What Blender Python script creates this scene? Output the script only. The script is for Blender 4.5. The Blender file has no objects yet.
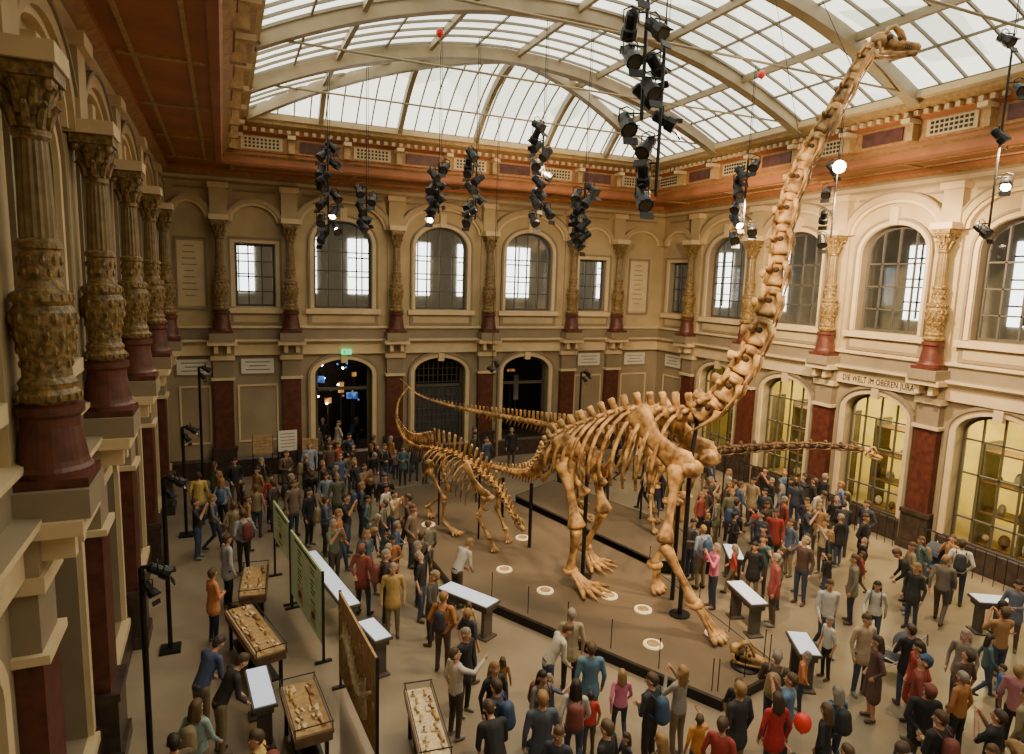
import bpy, math, random
from mathutils import Vector, Matrix
R=random.Random(7)
C=bpy.context.scene.collection
# ------------------------------------------------------------ materials
def mat(name,col,rough=.6,var=.15,scale=3.,bump=0.,metal=0.,emit=0.,col2=None):
    m=bpy.data.materials.new(name);m.use_nodes=True
    nt=m.node_tree;b=nt.nodes['Principled BSDF']
    b.inputs['Roughness'].default_value=rough;b.inputs['Metallic'].default_value=metal
    tc=nt.nodes.new('ShaderNodeTexCoord');n=nt.nodes.new('ShaderNodeTexNoise')
    n.inputs['Scale'].default_value=scale;n.inputs['Detail'].default_value=5
    nt.links.new(tc.outputs['Object'],n.inputs['Vector'])
    r=nt.nodes.new('ShaderNodeValToRGB')
    c2=col2 if col2 else [min(1,c*(1+var)) for c in col]
    c1=[c*(1-var) for c in col]
    r.color_ramp.elements[0].color=(*c1,1);r.color_ramp.elements[1].color=(*c2,1)
    r.color_ramp.elements[0].position=.36;r.color_ramp.elements[1].position=.64
    nt.links.new(n.outputs['Fac'],r.inputs['Fac']);nt.links.new(r.outputs['Color'],b.inputs['Base Color'])
    if bump:
        bp=nt.nodes.new('ShaderNodeBump');bp.inputs['Strength'].default_value=bump;bp.inputs['Distance'].default_value=.03
        nt.links.new(n.outputs['Fac'],bp.inputs['Height']);nt.links.new(bp.outputs['Normal'],b.inputs['Normal'])
    if emit:
        nt.links.new(r.outputs['Color'],b.inputs['Emission Color']);b.inputs['Emission Strength'].default_value=emit
    return m
M={}
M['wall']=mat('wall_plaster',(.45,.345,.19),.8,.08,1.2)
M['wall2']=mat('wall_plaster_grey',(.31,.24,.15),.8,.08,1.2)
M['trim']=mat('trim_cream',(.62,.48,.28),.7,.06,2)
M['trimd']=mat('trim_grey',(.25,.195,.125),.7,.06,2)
M['red']=mat('red_stone',(.095,.026,.017),.4,.3,5)
M['plinth']=mat('dark_plinth_stone',(.05,.034,.027),.35,.3,5)
M['bronze']=mat('column_ornament',(.19,.12,.04),.38,.5,14,.9)
M['shaft']=mat('column_shaft',(.17,.115,.045),.35,.25,6,.2)
M['terra']=mat('terracotta_soffit',(.36,.13,.05),.6,.15,1.0)
M['orange']=mat('ochre_frieze',(.40,.20,.08),.6,.2,6,.3)
M['gold']=mat('gilded_moulding',(.42,.27,.11),.5,.2,9,.3)
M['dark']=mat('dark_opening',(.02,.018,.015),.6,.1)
M['black']=mat('black_metal',(.016,.016,.018),.4,.1,5,0,.4)
M['rib']=mat('roof_iron_paint',(.34,.27,.165),.5,.1,2)
M['bar']=mat('roof_glazing_bar',(.20,.17,.12),.5,.1,2)
M['floor']=mat('terrazzo_floor',(.275,.22,.155),.28,.12,.9)
M['plat']=mat('platform_top',(.135,.10,.066),.42,.15,.7)
M['bone']=mat('fossil_bone',(.36,.18,.058),.55,.55,4,.9,col2=(.66,.385,.14))  # dark end of the noise paints crevice shade into the bone colour
M['boned']=mat('fossil_bone_dark',(.15,.085,.04),.6,.4,7,.6)
M['cavity']=mat('bone_cavity',(.05,.028,.015),.8,.1)  # dark colour paints the shade of hollows onto solid balls
M['frame']=mat('window_frame_paint',(.08,.07,.055),.5,.1)
M['white']=mat('white_panel',(.66,.63,.55),.5,.05)
M['screen']=mat('lit_desk_top',(.66,.75,.90),.3,.03,2,emit=.5)
M['deskw']=mat('desk_body',(.085,.07,.058),.5,.1)
M['wood']=mat('display_case_wood',(.14,.08,.045),.5,.2,4)
M['sand']=mat('display_case_bed',(.42,.27,.12),.8,.2,8)
M['green']=mat('info_panel_green',(.38,.47,.22),.35,.12,2,emit=.08)  # faint emission added to brighten the panel
M['slab']=mat('fossil_slab',(.64,.52,.33),.7,.2,12)
M['yellow']=mat('showcase_backdrop',(.70,.56,.15),.7,.15,1)
M['corr']=mat('corridor_plaster',(.34,.31,.25),.8,.1,1)
M['sky']=mat('daylight_pane',(.9,.95,1),.5,.05,1,emit=6.)
M['lampg']=mat('lamp_glow',(1,.8,.5),.5,.01,1,emit=30.)
M['exit']=mat('exit_sign_green',(.05,.8,.3),.5,.01,1,emit=1.6)
M['disp_o']=mat('exhibit_screen_orange',(.9,.3,.08),.5,.7,4,emit=.7)
M['disp_b']=mat('exhibit_screen_blue',(.08,.2,.7),.5,.7,4,emit=.9)
M['ink']=mat('lettering_ink',(.03,.02,.015),.6,.1)
M['balloon']=mat('red_balloon_rubber',(.8,.04,.03),.25,.05)
M['fabric']=mat('stroller_fabric',(.05,.06,.09),.8,.2)
M['disp_dk']=mat('dark_door_panel',(.05,.055,.06),.4,.2,3)
M['lampdisc']=mat('floor_spot_ring',(.8,.62,.34),.4,.05,2,emit=.7)
# glass pane
g=bpy.data.materials.new('window_glass');g.use_nodes=True;nt=g.node_tree
for n in list(nt.nodes):
    if n.type!='OUTPUT_MATERIAL': nt.nodes.remove(n)
o=nt.nodes['Material Output'];tr=nt.nodes.new('ShaderNodeBsdfTransparent');tr.inputs[0].default_value=(.90,.90,.83,1)
gl=nt.nodes.new('ShaderNodeBsdfGlossy');gl.inputs['Roughness'].default_value=.05;mx=nt.nodes.new('ShaderNodeMixShader');mx.inputs[0].default_value=.09
nt.links.new(tr.outputs[0],mx.inputs[1]);nt.links.new(gl.outputs[0],mx.inputs[2]);nt.links.new(mx.outputs[0],o.inputs[0]);M['glass']=g
# roof glass: emission put into the panes stands in for skylight, pane to pane variation
g=bpy.data.materials.new('emissive_roof_glass');g.use_nodes=True;nt=g.node_tree
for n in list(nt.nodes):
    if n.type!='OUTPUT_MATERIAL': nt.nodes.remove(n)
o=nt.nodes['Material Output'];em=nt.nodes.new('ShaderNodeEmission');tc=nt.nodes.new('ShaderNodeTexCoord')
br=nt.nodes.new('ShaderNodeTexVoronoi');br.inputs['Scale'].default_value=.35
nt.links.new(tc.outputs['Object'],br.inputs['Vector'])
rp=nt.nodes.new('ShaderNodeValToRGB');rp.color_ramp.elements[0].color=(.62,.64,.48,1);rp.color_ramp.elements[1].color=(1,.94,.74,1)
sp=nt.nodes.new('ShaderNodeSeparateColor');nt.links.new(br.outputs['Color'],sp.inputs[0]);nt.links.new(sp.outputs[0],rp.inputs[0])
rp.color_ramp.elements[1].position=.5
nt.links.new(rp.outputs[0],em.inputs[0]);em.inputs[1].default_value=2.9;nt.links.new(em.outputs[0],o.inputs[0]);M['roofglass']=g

# ------------------------------------------------------------ mesh builder
class MB:
    def __init__(s): s.v=[];s.f=[];s.m=[];s.mats=[]
    def mi(s,k):
        if k not in s.mats: s.mats.append(k)
        return s.mats.index(k)
    def quad(s,pts,k):
        b=len(s.v);s.v+=[tuple(p) for p in pts];s.f.append(tuple(range(b,b+len(pts))));s.m.append(s.mi(k))
    def box(s,c,d,k,rz=0,mtx=None):
        b=len(s.v);cx,cy,cz=c;hx,hy,hz=d[0]/2,d[1]/2,d[2]/2
        cr,sr=math.cos(rz),math.sin(rz)
        for z in(-hz,hz):
            for x,y in((-hx,-hy),(hx,-hy),(hx,hy),(-hx,hy)):
                p=Vector((cx+x*cr-y*sr,cy+x*sr+y*cr,cz+z))
                if mtx is not None: p=mtx@Vector((x,y,z))+Vector(c)
                s.v.append(tuple(p))
        for f in((3,2,1,0),(4,5,6,7),(0,1,5,4),(1,2,6,5),(2,3,7,6),(3,0,4,7)):
            s.f.append(tuple(b+i for i in f));s.m.append(s.mi(k))
    def tube(s,pts,rad,k,seg=6,flat=1.,up=None,caps=True):
        pts=[Vector(p) for p in pts];n=len(pts)
        if not hasattr(rad,'__len__'): rad=[rad]*n
        b=len(s.v);ref=Vector(up) if up is not None else None
        for i,p in enumerate(pts):
            t=(pts[min(i+1,n-1)]-pts[max(i-1,0)]).normalized()
            if ref is None: ref=Vector((0,0,1)) if abs(t.z)<.9 else Vector((1,0,0))
            a=t.cross(ref)
            if a.length<1e-4: a=t.orthogonal()
            a.normalize();c=a.cross(t).normalized()
            if up is None: ref=c
            for j in range(seg):
                th=2*math.pi*j/seg
                s.v.append(tuple(p+a*math.cos(th)*rad[i]*flat+c*math.sin(th)*rad[i]))
        mi=s.mi(k)
        for i in range(n-1):
            for j in range(seg):
                j2=(j+1)%seg
                s.f.append((b+i*seg+j,b+(i+1)*seg+j,b+(i+1)*seg+j2,b+i*seg+j2));s.m.append(mi)
        if caps:
            s.f.append(tuple(b+j for j in range(seg)));s.m.append(mi)
            s.f.append(tuple(b+(n-1)*seg+j for j in reversed(range(seg))));s.m.append(mi)
    def ball(s,c,r,k,seg=8,sc=(1,1,1)):
        b=len(s.v);rings=max(4,seg//2+1);mi=s.mi(k)
        for i in range(rings+1):
            ph=math.pi*i/rings
            for j in range(seg):
                th=2*math.pi*j/seg
                s.v.append((c[0]+r*sc[0]*math.sin(ph)*math.cos(th),c[1]+r*sc[1]*math.sin(ph)*math.sin(th),c[2]-r*sc[2]*math.cos(ph)))
        for i in range(rings):
            for j in range(seg):
                j2=(j+1)%seg
                s.f.append((b+i*seg+j,b+i*seg+j2,b+(i+1)*seg+j2,b+(i+1)*seg+j));s.m.append(mi)
    def obj(s,name,smooth=False,loc=(0,0,0),parent=None):
        me=bpy.data.meshes.new(name);me.from_pydata(s.v,[],s.f)
        for k in s.mats: me.materials.append(M[k])
        me.polygons.foreach_set('material_index',s.m)
        if smooth: me.polygons.foreach_set('use_smooth',[True]*len(s.f))
        me.update();ob=bpy.data.objects.new(name,me);C.objects.link(ob);ob.location=loc
        if parent: ob.parent=parent
        return ob
# ------------------------------------------------------------ hall dimensions
XL,XR,YB,YF=-2.1,20.05,27.7,-1.0
FR={'left':lambda u,z,d:(XL-d,u,z),'back':lambda u,z,d:(u,YB+d,z),'right':lambda u,z,d:(XR+d,u,z)}
def archpts(uc,w,zsp,h,n=14,o=0):
    r=w/2+o;hh=h+o
    return [(uc-r*math.cos(math.pi*i/n),zsp+hh*math.sin(math.pi*i/n)) for i in range(n+1)]
def outline(op,o=0,bot=True):
    uc,w,zs,zsp,h=op
    if h>0: a=archpts(uc,w,zsp,h,14,o)
    else: a=[(uc-w/2-o,zsp+o),(uc+w/2+o,zsp+o)]
    return [(uc-w/2-o,zs-(o if bot else 0))]+a+[(uc+w/2+o,zs-(o if bot else 0))]
def panel(mb,fr,u0,u1,z0,z1,op,k='wall',dep=.5):
    f=FR[fr]
    def q(a,b,c,d): mb.quad([f(a,b,0),f(c,b,0),f(c,d,0),f(a,d,0)],k)
    if op is None: q(u0,z0,u1,z1);return
    uc,w,zs,zsp,h=op
    ul,ur=uc-w/2,uc+w/2
    q(u0,z0,ul,z1);q(ur,z0,u1,z1)
    if zs>z0+.01:q(ul,z0,ur,zs)
    pts=outline(op)
    top=pts[1:-1]
    for a,b in zip(top,top[1:]): mb.quad([f(a[0],a[1],0),f(b[0],b[1],0),f(b[0],z1,0),f(a[0],z1,0)],k)
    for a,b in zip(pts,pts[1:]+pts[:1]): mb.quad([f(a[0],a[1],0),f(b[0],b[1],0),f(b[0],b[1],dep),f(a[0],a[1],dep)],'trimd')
def surround(mb,fr,op,o0,o1,prot,k,d0=0,closed=False):
    f=FR[fr];A=outline(op,o0,closed);B=outline(op,o1,closed)
    if closed:A=A+A[:1];B=B+B[:1]
    for i in range(len(A)-1):
        a,b,c,d=A[i],A[i+1],B[i+1],B[i]
        mb.quad([f(*p,d0-prot) for p in(a,b,c,d)],k)
        mb.quad([f(*a,d0-prot),f(*b,d0-prot),f(*b,d0),f(*a,d0)],k)
        mb.quad([f(*d,d0-prot),f(*c,d0-prot),f(*c,d0),f(*d,d0)],k)
def fbox(mb,fr,u0,u1,z0,z1,d0,d1,k):
    f=FR[fr];P=[f(u,z,d) for d in(d0,d1) for u,z in((u0,z0),(u1,z0),(u1,z1),(u0,z1))]
    for q in((0,1,2,3),(4,5,6,7),(0,1,5,4),(1,2,6,5),(2,3,7,6),(3,0,4,7)): mb.quad([P[i] for i in q],k)
wn=[0]
def window(fr,op,nc=3,rows=(.36,.7),glass='glass'):
    wn[0]+=1;mb=MB();uc,w,zs,zsp,h=op;f=FR[fr]
    surround(mb,fr,op,-.09,-.005,.06,'frame',.34,True)
    pts=outline(op,-.02,False)
    mb.quad([f(*p,.33) for p in pts],glass)
    for i in range(1,nc):
        du=-w/2+w*i/nc
        zt=zsp+(h*math.sqrt(max(0,1-(du/(w/2))**2)) if h else 0)
        fbox(mb,fr,uc+du-.025,uc+du+.025,zs,zt-.02,.27,.33,'frame')
    for r in rows:
        z=zs+(zsp+h*.6-zs)*r
        fbox(mb,fr,uc-w/2+.02,uc+w/2-.02,z-.025,z+.025,.27,.33,'frame')
    return mb.obj('window_%d'%wn[0])
# bay definition: stations of columns
BK=[-.1,2.4,6.57,10.7,14.85,17.3]
LS=[.3,4.2,8.15,11.85,15.6,19.8,24.2]
RS=[1.5,5.45,9.4,13.3,17.2,21.15,25.0]
def build_wall(fr,st,lo,hi):
    mb=MB();orn=MB()
    edges=[lo]+[s for s in st if lo<s<hi]+[hi]
    for a,b in zip(edges,edges[1:]):
        c=(a+b)/2;wd=b-a
        if wd>3.2:
            up=(c,2.3,6.72,9.35,.85)
            low=(c,2.3,.0,4.0,.62)
        elif wd>2.2:
            up=(c,1.45,6.75,9.15,0);low=None
            if fr=='left' or (fr=='back' and b==hi): up=None
        else: up=None;low=None
        if fr=='left': low=(c,2.0,.9,3.9,.6) if wd>3.2 else None
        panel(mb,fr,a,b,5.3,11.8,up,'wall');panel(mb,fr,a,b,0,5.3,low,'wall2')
        if up:
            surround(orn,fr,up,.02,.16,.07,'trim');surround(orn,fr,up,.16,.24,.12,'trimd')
            fbox(orn,fr,c-up[1]/2-.35,c+up[1]/2+.35,6.5,6.7,-.16,0,'trim')
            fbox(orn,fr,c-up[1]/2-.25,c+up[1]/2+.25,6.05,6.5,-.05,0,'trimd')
            fbox(orn,fr,c-up[1]/2-.1,c+up[1]/2+.1,6.15,6.42,-.06,-.05,'wall')
            window(fr,up,4 if up[4] else 3,(.24,.48,.72))
        if wd>3.2:
            big=(c,wd-.95,9.95,9.95,.95)
            surround(orn,fr,big,0,.10,.16,'trim');surround(orn,fr,big,.10,.30,.24,'wall');surround(orn,fr,big,.30,.36,.28,'trimd')
            fbox(orn,fr,c-.14,c+.14,10.2,10.75,-.16,0,'trim')
        elif wd>1.9:
            big=(c,wd-.95,9.95,9.95,.6)
            surround(orn,fr,big,0,.10,.16,'trim');surround(orn,fr,big,.10,.26,.22,'wall')
        if wd<=3.2 and wd>1.6 and up is None:
            rp=(c,min(1.2,wd-.9),6.6,9.3,0);surround(orn,fr,rp,-.08,0,.05,'trimd',0,True)
            fbox(orn,fr,c-rp[1]/2+.1,c+rp[1]/2-.1,6.75,9.15,-.02,0,'trim')
            for i in range(9):
                l=rp[1]*(.3+.06*((i*5)%4));fbox(orn,fr,c-l/2-.05,c+l/2-.05,8.95-i*.23,8.99-i*.23,-.026,-.02,'trimd')
        if low and fr!='left':
            surround(orn,fr,low,.02,.2,.08,'trim');surround(orn,fr,low,.2,.3,.14,'trimd')
            fbox(orn,fr,c-.13,c+.13,4.5,4.84,-.17,0,'trim')
        if low and fr=='left':
            surround(orn,fr,low,.02,.2,.08,'trim')
            fbox(orn,fr,c-1.1,c+1.1,.75,.9,-.15,0,'trim')
            window(fr,low,2)
        if low is None and wd>1.6:
            fbox(orn,fr,c-.66,c+.66,4.08,4.78,-.04,0,'trimd')
            fbox(orn,fr,c-.6,c+.6,4.14,4.72,-.06,0,'white')
            for i in range(3):
                l=.9-.25*(i%2);fbox(orn,fr,c-l/2,c+l/2,4.57-i*.15,4.61-i*.15,-.065,-.06,'trimd')
            rp=(c,min(1.5,wd-.9),1.4,3.7,0);surround(orn,fr,rp,-.07,0,.04,'trim',0,True)
        fbox(orn,fr,a+.5,b-.5,11.05,11.12,-.05,0,'trimd')
    for s in st:
        if not lo<=s<=hi: continue
        fbox(orn,fr,s-.46,s+.46,0,.25,-.42,0,'plinth');fbox(orn,fr,s-.42,s+.42,.25,1.15,-.36,0,'plinth')
        fbox(orn,fr,s-.46,s+.46,1.15,1.28,-.40,0,'plinth')
        fbox(orn,fr,s-.35,s+.35,1.28,3.92,-.26,0,'red')
        fbox(orn,fr,s-.42,s+.42,3.92,4.02,-.34,0,'trim')
        fbox(orn,fr,s-.35,s+.35,4.02,4.7,-.26,0,'trimd')
        fbox(orn,fr,s-.43,s+.43,4.7,4.88,-.34,0,'trim')
        fbox(orn,fr,s-.42,s+.42,4.88,5.3,-.30,0,'wall2');fbox(orn,fr,s-.52,s+.52,5.3,5.46,-.72,0,'trim')
        fbox(orn,fr,s-.45,s+.45,5.46,5.77,-.78,0,'trimd')
        for q in(-.22,.22): fbox(orn,fr,s+q-.07,s+q+.07,5.0,5.3,-.6,-.3,'trim')
        fbox(orn,fr,s-.3,s+.3,5.77,9.9,-.1,0,'wall')
        fbox(orn,fr,s-.34,s+.34,9.93,10.12,-.7,0,'trim')
        fbox(orn,fr,s-.3,s+.3,10.12,11.1,-.3,0,'wall');fbox(orn,fr,s-.36,s+.36,11.1,11.3,-.4,0,'trim')
    w=mb.obj('wall_'+fr);orn.obj('trim_mouldings_'+fr)
build_wall('left',LS,YF,YB);build_wall('back',BK,XL,XR);build_wall('right',RS,YF,YB)
def sweep(name,prof):
    mb=MB()
    def st(o,z): return [(XL+o,YF,z),(XL+o,YB-o,z),(XR-o,YB-o,z),(XR-o,YF,z)]
    for (o0,z0,k),(o1,z1,_) in zip(prof,prof[1:]):
        A,B=st(o0,z0),st(o1,z1)
        for i in range(3): mb.quad([A[i],A[i+1],B[i+1],B[i]],k)
    return mb.obj(name)
sweep('trim_string_course',[(0,4.85,'trim'),(.18,4.88,'trim'),(.18,5.28,'trim'),(.26,5.32,'trimd'),(.26,5.36,'trim'),(.36,5.42,'trim'),(.36,5.5,'wall2'),(.12,5.52,'trimd'),(.12,5.9,'trim'),(.2,5.93,'trim'),(.2,6.0,'trim'),(0,6.02,'trim')])
sweep('trim_plinth',[(0.12,0,'plinth'),(.12,.7,'plinth'),(.05,.8,'plinth'),(0,.8,'plinth')])
sweep('trim_cornice',[(0,11.25,'trim'),(.1,11.3,'trimd'),(.1,11.4,'trim'),(.22,11.5,'trimd'),(.22,11.58,'orange'),(.42,11.68,'terra'),(.42,11.8,'terra'),(.42,11.8,'terra'),
  (1.95,11.8,'gold'),(1.98,11.72,'terra'),(2.15,11.72,'terra'),(2.2,11.8,'terra'),(2.2,12.02,'gold'),(2.32,12.08,'terra'),(2.32,12.16,'orange'),(2.38,12.2,'orange'),(2.38,12.72,'terra'),(2.55,12.8,'terra'),(2.55,12.95,'gold'),(2.85,13.05,'gold'),(2.85,13.15,'trim'),(3.0,13.18,'trim'),(3.0,13.35,'trim')])
mb=MB()
def along(fr,o,u,z,du,dz,dd,k):
    if fr=='left': c=(XL+o,u,z);d=(dd,du,dz)
    elif fr=='right': c=(XR-o,u,z);d=(dd,du,dz)
    else: c=(u,YB-o,z);d=(du,dd,dz)
    mb.box(c,d,k)
for fr,lo,hi in(('left',YF,YB-2.4),('right',YF,YB-2.4),('back',XL+2.5,XR-2.5)):
    n=int((hi-lo)/.28)
    for i in range(n): along(fr,2.62,lo+.14+i*(hi-lo)/n,12.87,.12,.12,.14,'trim')
    n=round((hi-lo)/1.95);s=(hi-lo)/n
    for i in range(n+1):
        u=lo+i*s;along(fr,2.5,u,12.45,.2,.55,.3,'gold');along(fr,2.6,u,12.68,.26,.12,.5,'trim')
        if i<n:
            c=u+s/2
            if i%2:
                along(fr,2.4,c,12.46,1.3,.36,.05,'red')
            else:
                along(fr,2.4,c,12.46,1.35,.42,.04,'trim')
                for j in range(9):
                    for q in range(3): along(fr,2.43,c-.52+j*.13,12.34+q*.12,.07,.07,.03,'dark')
    n=round((hi-lo)/3.9);s=(hi-lo)/n
    for i in range(n+1): along(fr,1.2,lo+i*s,11.78,.12,.06,1.4,'gold')
    along(fr,.75,(lo+hi)/2,11.78,hi-lo,.05,.07,'gold');along(fr,1.65,(lo+hi)/2,11.78,hi-lo,.05,.07,'gold')
mb.obj('trim_frieze_ornament')
# ------------------------------------------------------------ roof
XC,HX=(XL+XR)/2,(XR-XL)/2-2.9;Y0,Y1=20.9,24.85
def rz(x,y):
    g=1-(abs(x-XC)/HX)**2
    if y>Y0: g=min(g,1-((y-Y0)/(Y1-Y0))**2)
    return 13.3+2.0*max(g,0)
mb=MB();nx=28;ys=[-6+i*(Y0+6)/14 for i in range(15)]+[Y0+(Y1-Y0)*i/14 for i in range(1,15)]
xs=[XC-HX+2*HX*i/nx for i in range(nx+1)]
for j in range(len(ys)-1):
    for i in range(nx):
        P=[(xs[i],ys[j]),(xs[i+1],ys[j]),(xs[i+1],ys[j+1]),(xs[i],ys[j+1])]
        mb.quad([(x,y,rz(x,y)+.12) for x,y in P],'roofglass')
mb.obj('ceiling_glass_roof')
mb=MB()
def curve(pts,w,h,k='rib'):
    pts=[Vector(p) for p in pts];b=len(mb.v)
    for i,p in enumerate(pts):
        t=(pts[min(i+1,len(pts)-1)]-pts[max(i-1,0)]).normalized();a=t.cross(Vector((0,0,1))).normalized();n=a.cross(t)
        for da,dn in((-w/2,0),(w/2,0),(w/2,-h),(-w/2,-h)): mb.v.append(tuple(p+a*da+n*dn))
    mi=mb.mi(k)
    for i in range(len(pts)-1):
        for j in range(4):
            j2=(j+1)%4;mb.f.append((b+i*4+j,b+i*4+j2,b+i*4+4+j2,b+i*4+4+j));mb.m.append(mi)
for y in(-3.1,.9,4.9,8.9,12.9,16.9,Y0):
    curve([(x,y,rz(x,y)+.08) for x in xs],.2,.34);curve([(x,y,rz(x,y)-.26) for x in xs],.32,.05,'rib')
    mb.tube([(xs[0],y,13.3),(xs[-1],y,13.3)],.03,'rib',6)
for sgn in(-1,1):
    curve([(XC+sgn*HX*t,Y0+(Y1-Y0)*t,rz(XC+sgn*HX*t,Y0+(Y1-Y0)*t)+.08) for t in[i/12 for i in range(13)]],.24,.34)
for s in(-.7,-.36,0,.36,.7):
    x=XC+s*HX;yy=Y0+(Y1-Y0)*abs(s)
    curve([(x,-6+i*(yy+6)/8,rz(x,min(yy,Y0))+.1) for i in range(9)],.12,.2)
    curve([(x,yy+(Y1-yy)*i/6,rz(x,yy+(Y1-yy)*i/6)+.08) for i in range(7)],.16,.26)
y=-6
while y<Y1:
    if y<=Y0: xx=xs
    else:
        s=(y-Y0)/(Y1-Y0);xx=[XC-HX+i*HX*(1-s)/8 for i in range(9)]
    curve([(x,y,rz(x,y)+.11) for x in xx],.05,.07,'bar')
    if y>Y0: curve([(2*XC-x,y,rz(x,y)+.11) for x in reversed(xx)],.05,.07,'bar')
    y+=.65
for i in range(1,31):
    x=XC-HX+2*HX*i/31;s=abs(x-XC)/HX;yy=Y0+(Y1-Y0)*s
    curve([(x,yy+(Y1-yy)*t/5,rz(x,yy+(Y1-yy)*t/5)+.11) for t in range(6)],.04,.06,'bar')
for s in(-.85,-.53,-.18,.18,.53,.85):
    x=XC+s*HX;yy=Y0+(Y1-Y0)*abs(s);curve([(x,-6+i*(min(yy,Y0)+6)/8,rz(x,0)+.11) for i in range(9)],.05,.06,'bar')
mb.box((XC,-6,13.3),(2*HX,.2,.3),'rib')
mb.obj('ceiling_roof_ribs')
mb=MB()
for a,b in(((XL-6,YF-1),(XL+2.9,YB+7)),((XR-2.9,YF-1),(XR+6,YB+7)),((XL,YB-2.7),(XR,YB+7))):
    mb.box(((a[0]+b[0])/2,(a[1]+b[1])/2,13.5),(b[0]-a[0],b[1]-a[1],.2),'corr')
mb.obj('ceiling_edge')
# ------------------------------------------------------------ galleries behind walls
mb=MB()
D=5.0
for z0,z1 in((-.02,5.2),(5.3,13.4)):
    k='corr'
    mb.quad([(XL-D,YF,z0),(XL-D,YB+D,z0),(XL-D,YB+D,z1),(XL-D,YF,z1)],k)
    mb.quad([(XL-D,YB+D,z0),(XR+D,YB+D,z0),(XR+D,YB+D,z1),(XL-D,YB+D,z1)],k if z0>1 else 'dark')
    mb.quad([(XR+D,YF,z0),(XR+D,YB+D,z0),(XR+D,YB+D,z1),(XR+D,YF,z1)],'yellow' if z0<1 else k)
for x0,x1,y0,y1 in((XL-D,XL-.5,YF,YB+D),(XR+.5,XR+D,YF,YB+D),(XL-D,XR+D,YB+.5,YB+D)):
    mb.box(((x0+x1)/2,(y0+y1)/2,5.35),(x1-x0,y1-y0,.2),'corr')
    mb.box(((x0+x1)/2,(y0+y1)/2,10.9),(x1-x0,y1-y0,.1),'corr')
mb.obj('wall_outer_galleries')
mb=MB()
x=-5.5
while x<24:
    mb.quad([(x,YB+D-.05,7.2),(x+1.3,YB+D-.05,7.2),(x+1.3,YB+D-.05,9.8),(x,YB+D-.05,9.8)],'sky')
    mb.box((x+.65,YB+D-.1,8.5),(.06,.06,2.6),'frame');mb.box((x+.65,YB+D-.1,8.9),(1.3,.06,.06),'frame')
    mb.box((x+.65,YB+D-.1,8.0),(1.3,.06,.06),'frame');x+=2.75
y=1
while y<30:
    mb.quad([(XR+D-.05,y,7.0),(XR+D-.05,y+1.7,7.0),(XR+D-.05,y+1.7,9.9),(XR+D-.05,y,9.9)],'sky')
    for dy in(.57,1.13): mb.box((XR+D-.1,y+dy,8.5),(.06,.06,2.9),'frame')
    for z in(7.7,8.6,9.4): mb.box((XR+D-.1,y+.85,z),(.06,1.7,.06),'frame')
    y+=3.9
mb.obj('window_100')
for i,(a,b) in enumerate(zip(RS,RS[1:])):
    c=(a+b)/2
    window('right',(c,2.3,.12,4.0,.62),4,(.3,.62,.86))
    mb=MB()
    for z in(.05,1.1,2.1,3.1): mb.box((XR+2.6,c+.3,z),(.8,2.6,.06),'wood')
    for dy in(-1.3,0,1.3): mb.box((XR+2.6,c+.3+dy,1.7),(.85,.06,3.4),'frame')
    for q in range(14):
        z=(.12,1.16,2.16)[q%3];r=R.uniform(.08,.2)
        mb.ball((XR+2.55,c-.85+.19*q,z+r),r,'boned' if q%2 else 'white',8,(1,1,R.uniform(1,1.8)))
    mb.obj('display_cabinet')
    L=bpy.data.lights.new('showcase_lamp','AREA');L.energy=430;L.size=1.6;L.color=(1,.80,.32)
    o=bpy.data.objects.new('showcase_lamp',L);C.objects.link(o);o.location=(XR+2.2,c,4.9)
def door(n,c,kind):
    mb=MB();f='back'
    for s in(-1,1): fbox(mb,f,c+s*1.07-.05,c+s*1.07+.05,0,4.2,.3,.42,'frame')
    fbox(mb,f,c-1.1,c+1.1,3.3,3.42,.3,.42,'frame')
    if kind=='lattice':
        fbox(mb,f,c-1.1,c+1.1,0,3.4,.38,.42,'disp_dk');
        for i in range(11): fbox(mb,f,c-1.08+i*.216-.015,c-1.08+i*.216+.015,.1,4.4,.33,.36,'frame')
        for i in range(14): fbox(mb,f,c-1.1,c+1.1,.2+i*.3,.23+i*.3,.33,.36,'frame')
    mb.obj('door_%d'%n)
door(1,4.485,'open');door(2,8.635,'lattice');door(3,12.775,'open')
mb=MB();rr=random.Random(5)
for x,z,w,h,k in((3.5,3.3,.7,.3,'disp_b'),(4.6,2.9,.25,.5,'disp_o'),(5.2,3.5,.2,.2,'disp_o'),(5.1,2.5,.5,.3,'disp_b'),(4.0,2.3,.3,.25,'disp_o'),(13.5,2.6,.25,1.3,'white'),(13.2,3.5,.4,.12,'disp_o')):
    mb.box((x+.3,YB+3.4,z),(w,.08,h),k);mb.box((x+.3,YB+3.45,z/2),(.08,.06,z),'frame')
for i in range(16): mb.ball((rr.uniform(3.5,5.9),YB+rr.uniform(2,4),rr.uniform(2.2,4.2)),.05,rr.choice(('disp_b','disp_o','lampg')),6)
mb.obj('exhibit_screens')
mb=MB();fbox(mb,'back',4.35,4.75,4.86,5.06,-.28,-.2,'exit')
fbox(mb,'back',4.42,4.5,4.9,5.02,-.285,-.28,'white');fbox(mb,'back',4.55,4.70,4.94,4.98,-.285,-.28,'white')
mb.obj('exit_sign')
cu=bpy.data.curves.new('wall_lettering','FONT');cu.body='DIE WELT IM OBEREN JURA';cu.size=.285;cu.align_x='CENTER';cu.align_y='CENTER';cu.extrude=.006;cu.space_character=1.06
cu.materials.append(M['ink']);o=bpy.data.objects.new('wall_lettering',cu);C.objects.link(o)
o.matrix_world=Matrix(((0,0,-1,XR-.19),(-1,0,0,15.2),(0,1,0,5.07),(0,0,0,1)))@Matrix.Diagonal((.72,1,1,1))
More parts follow.
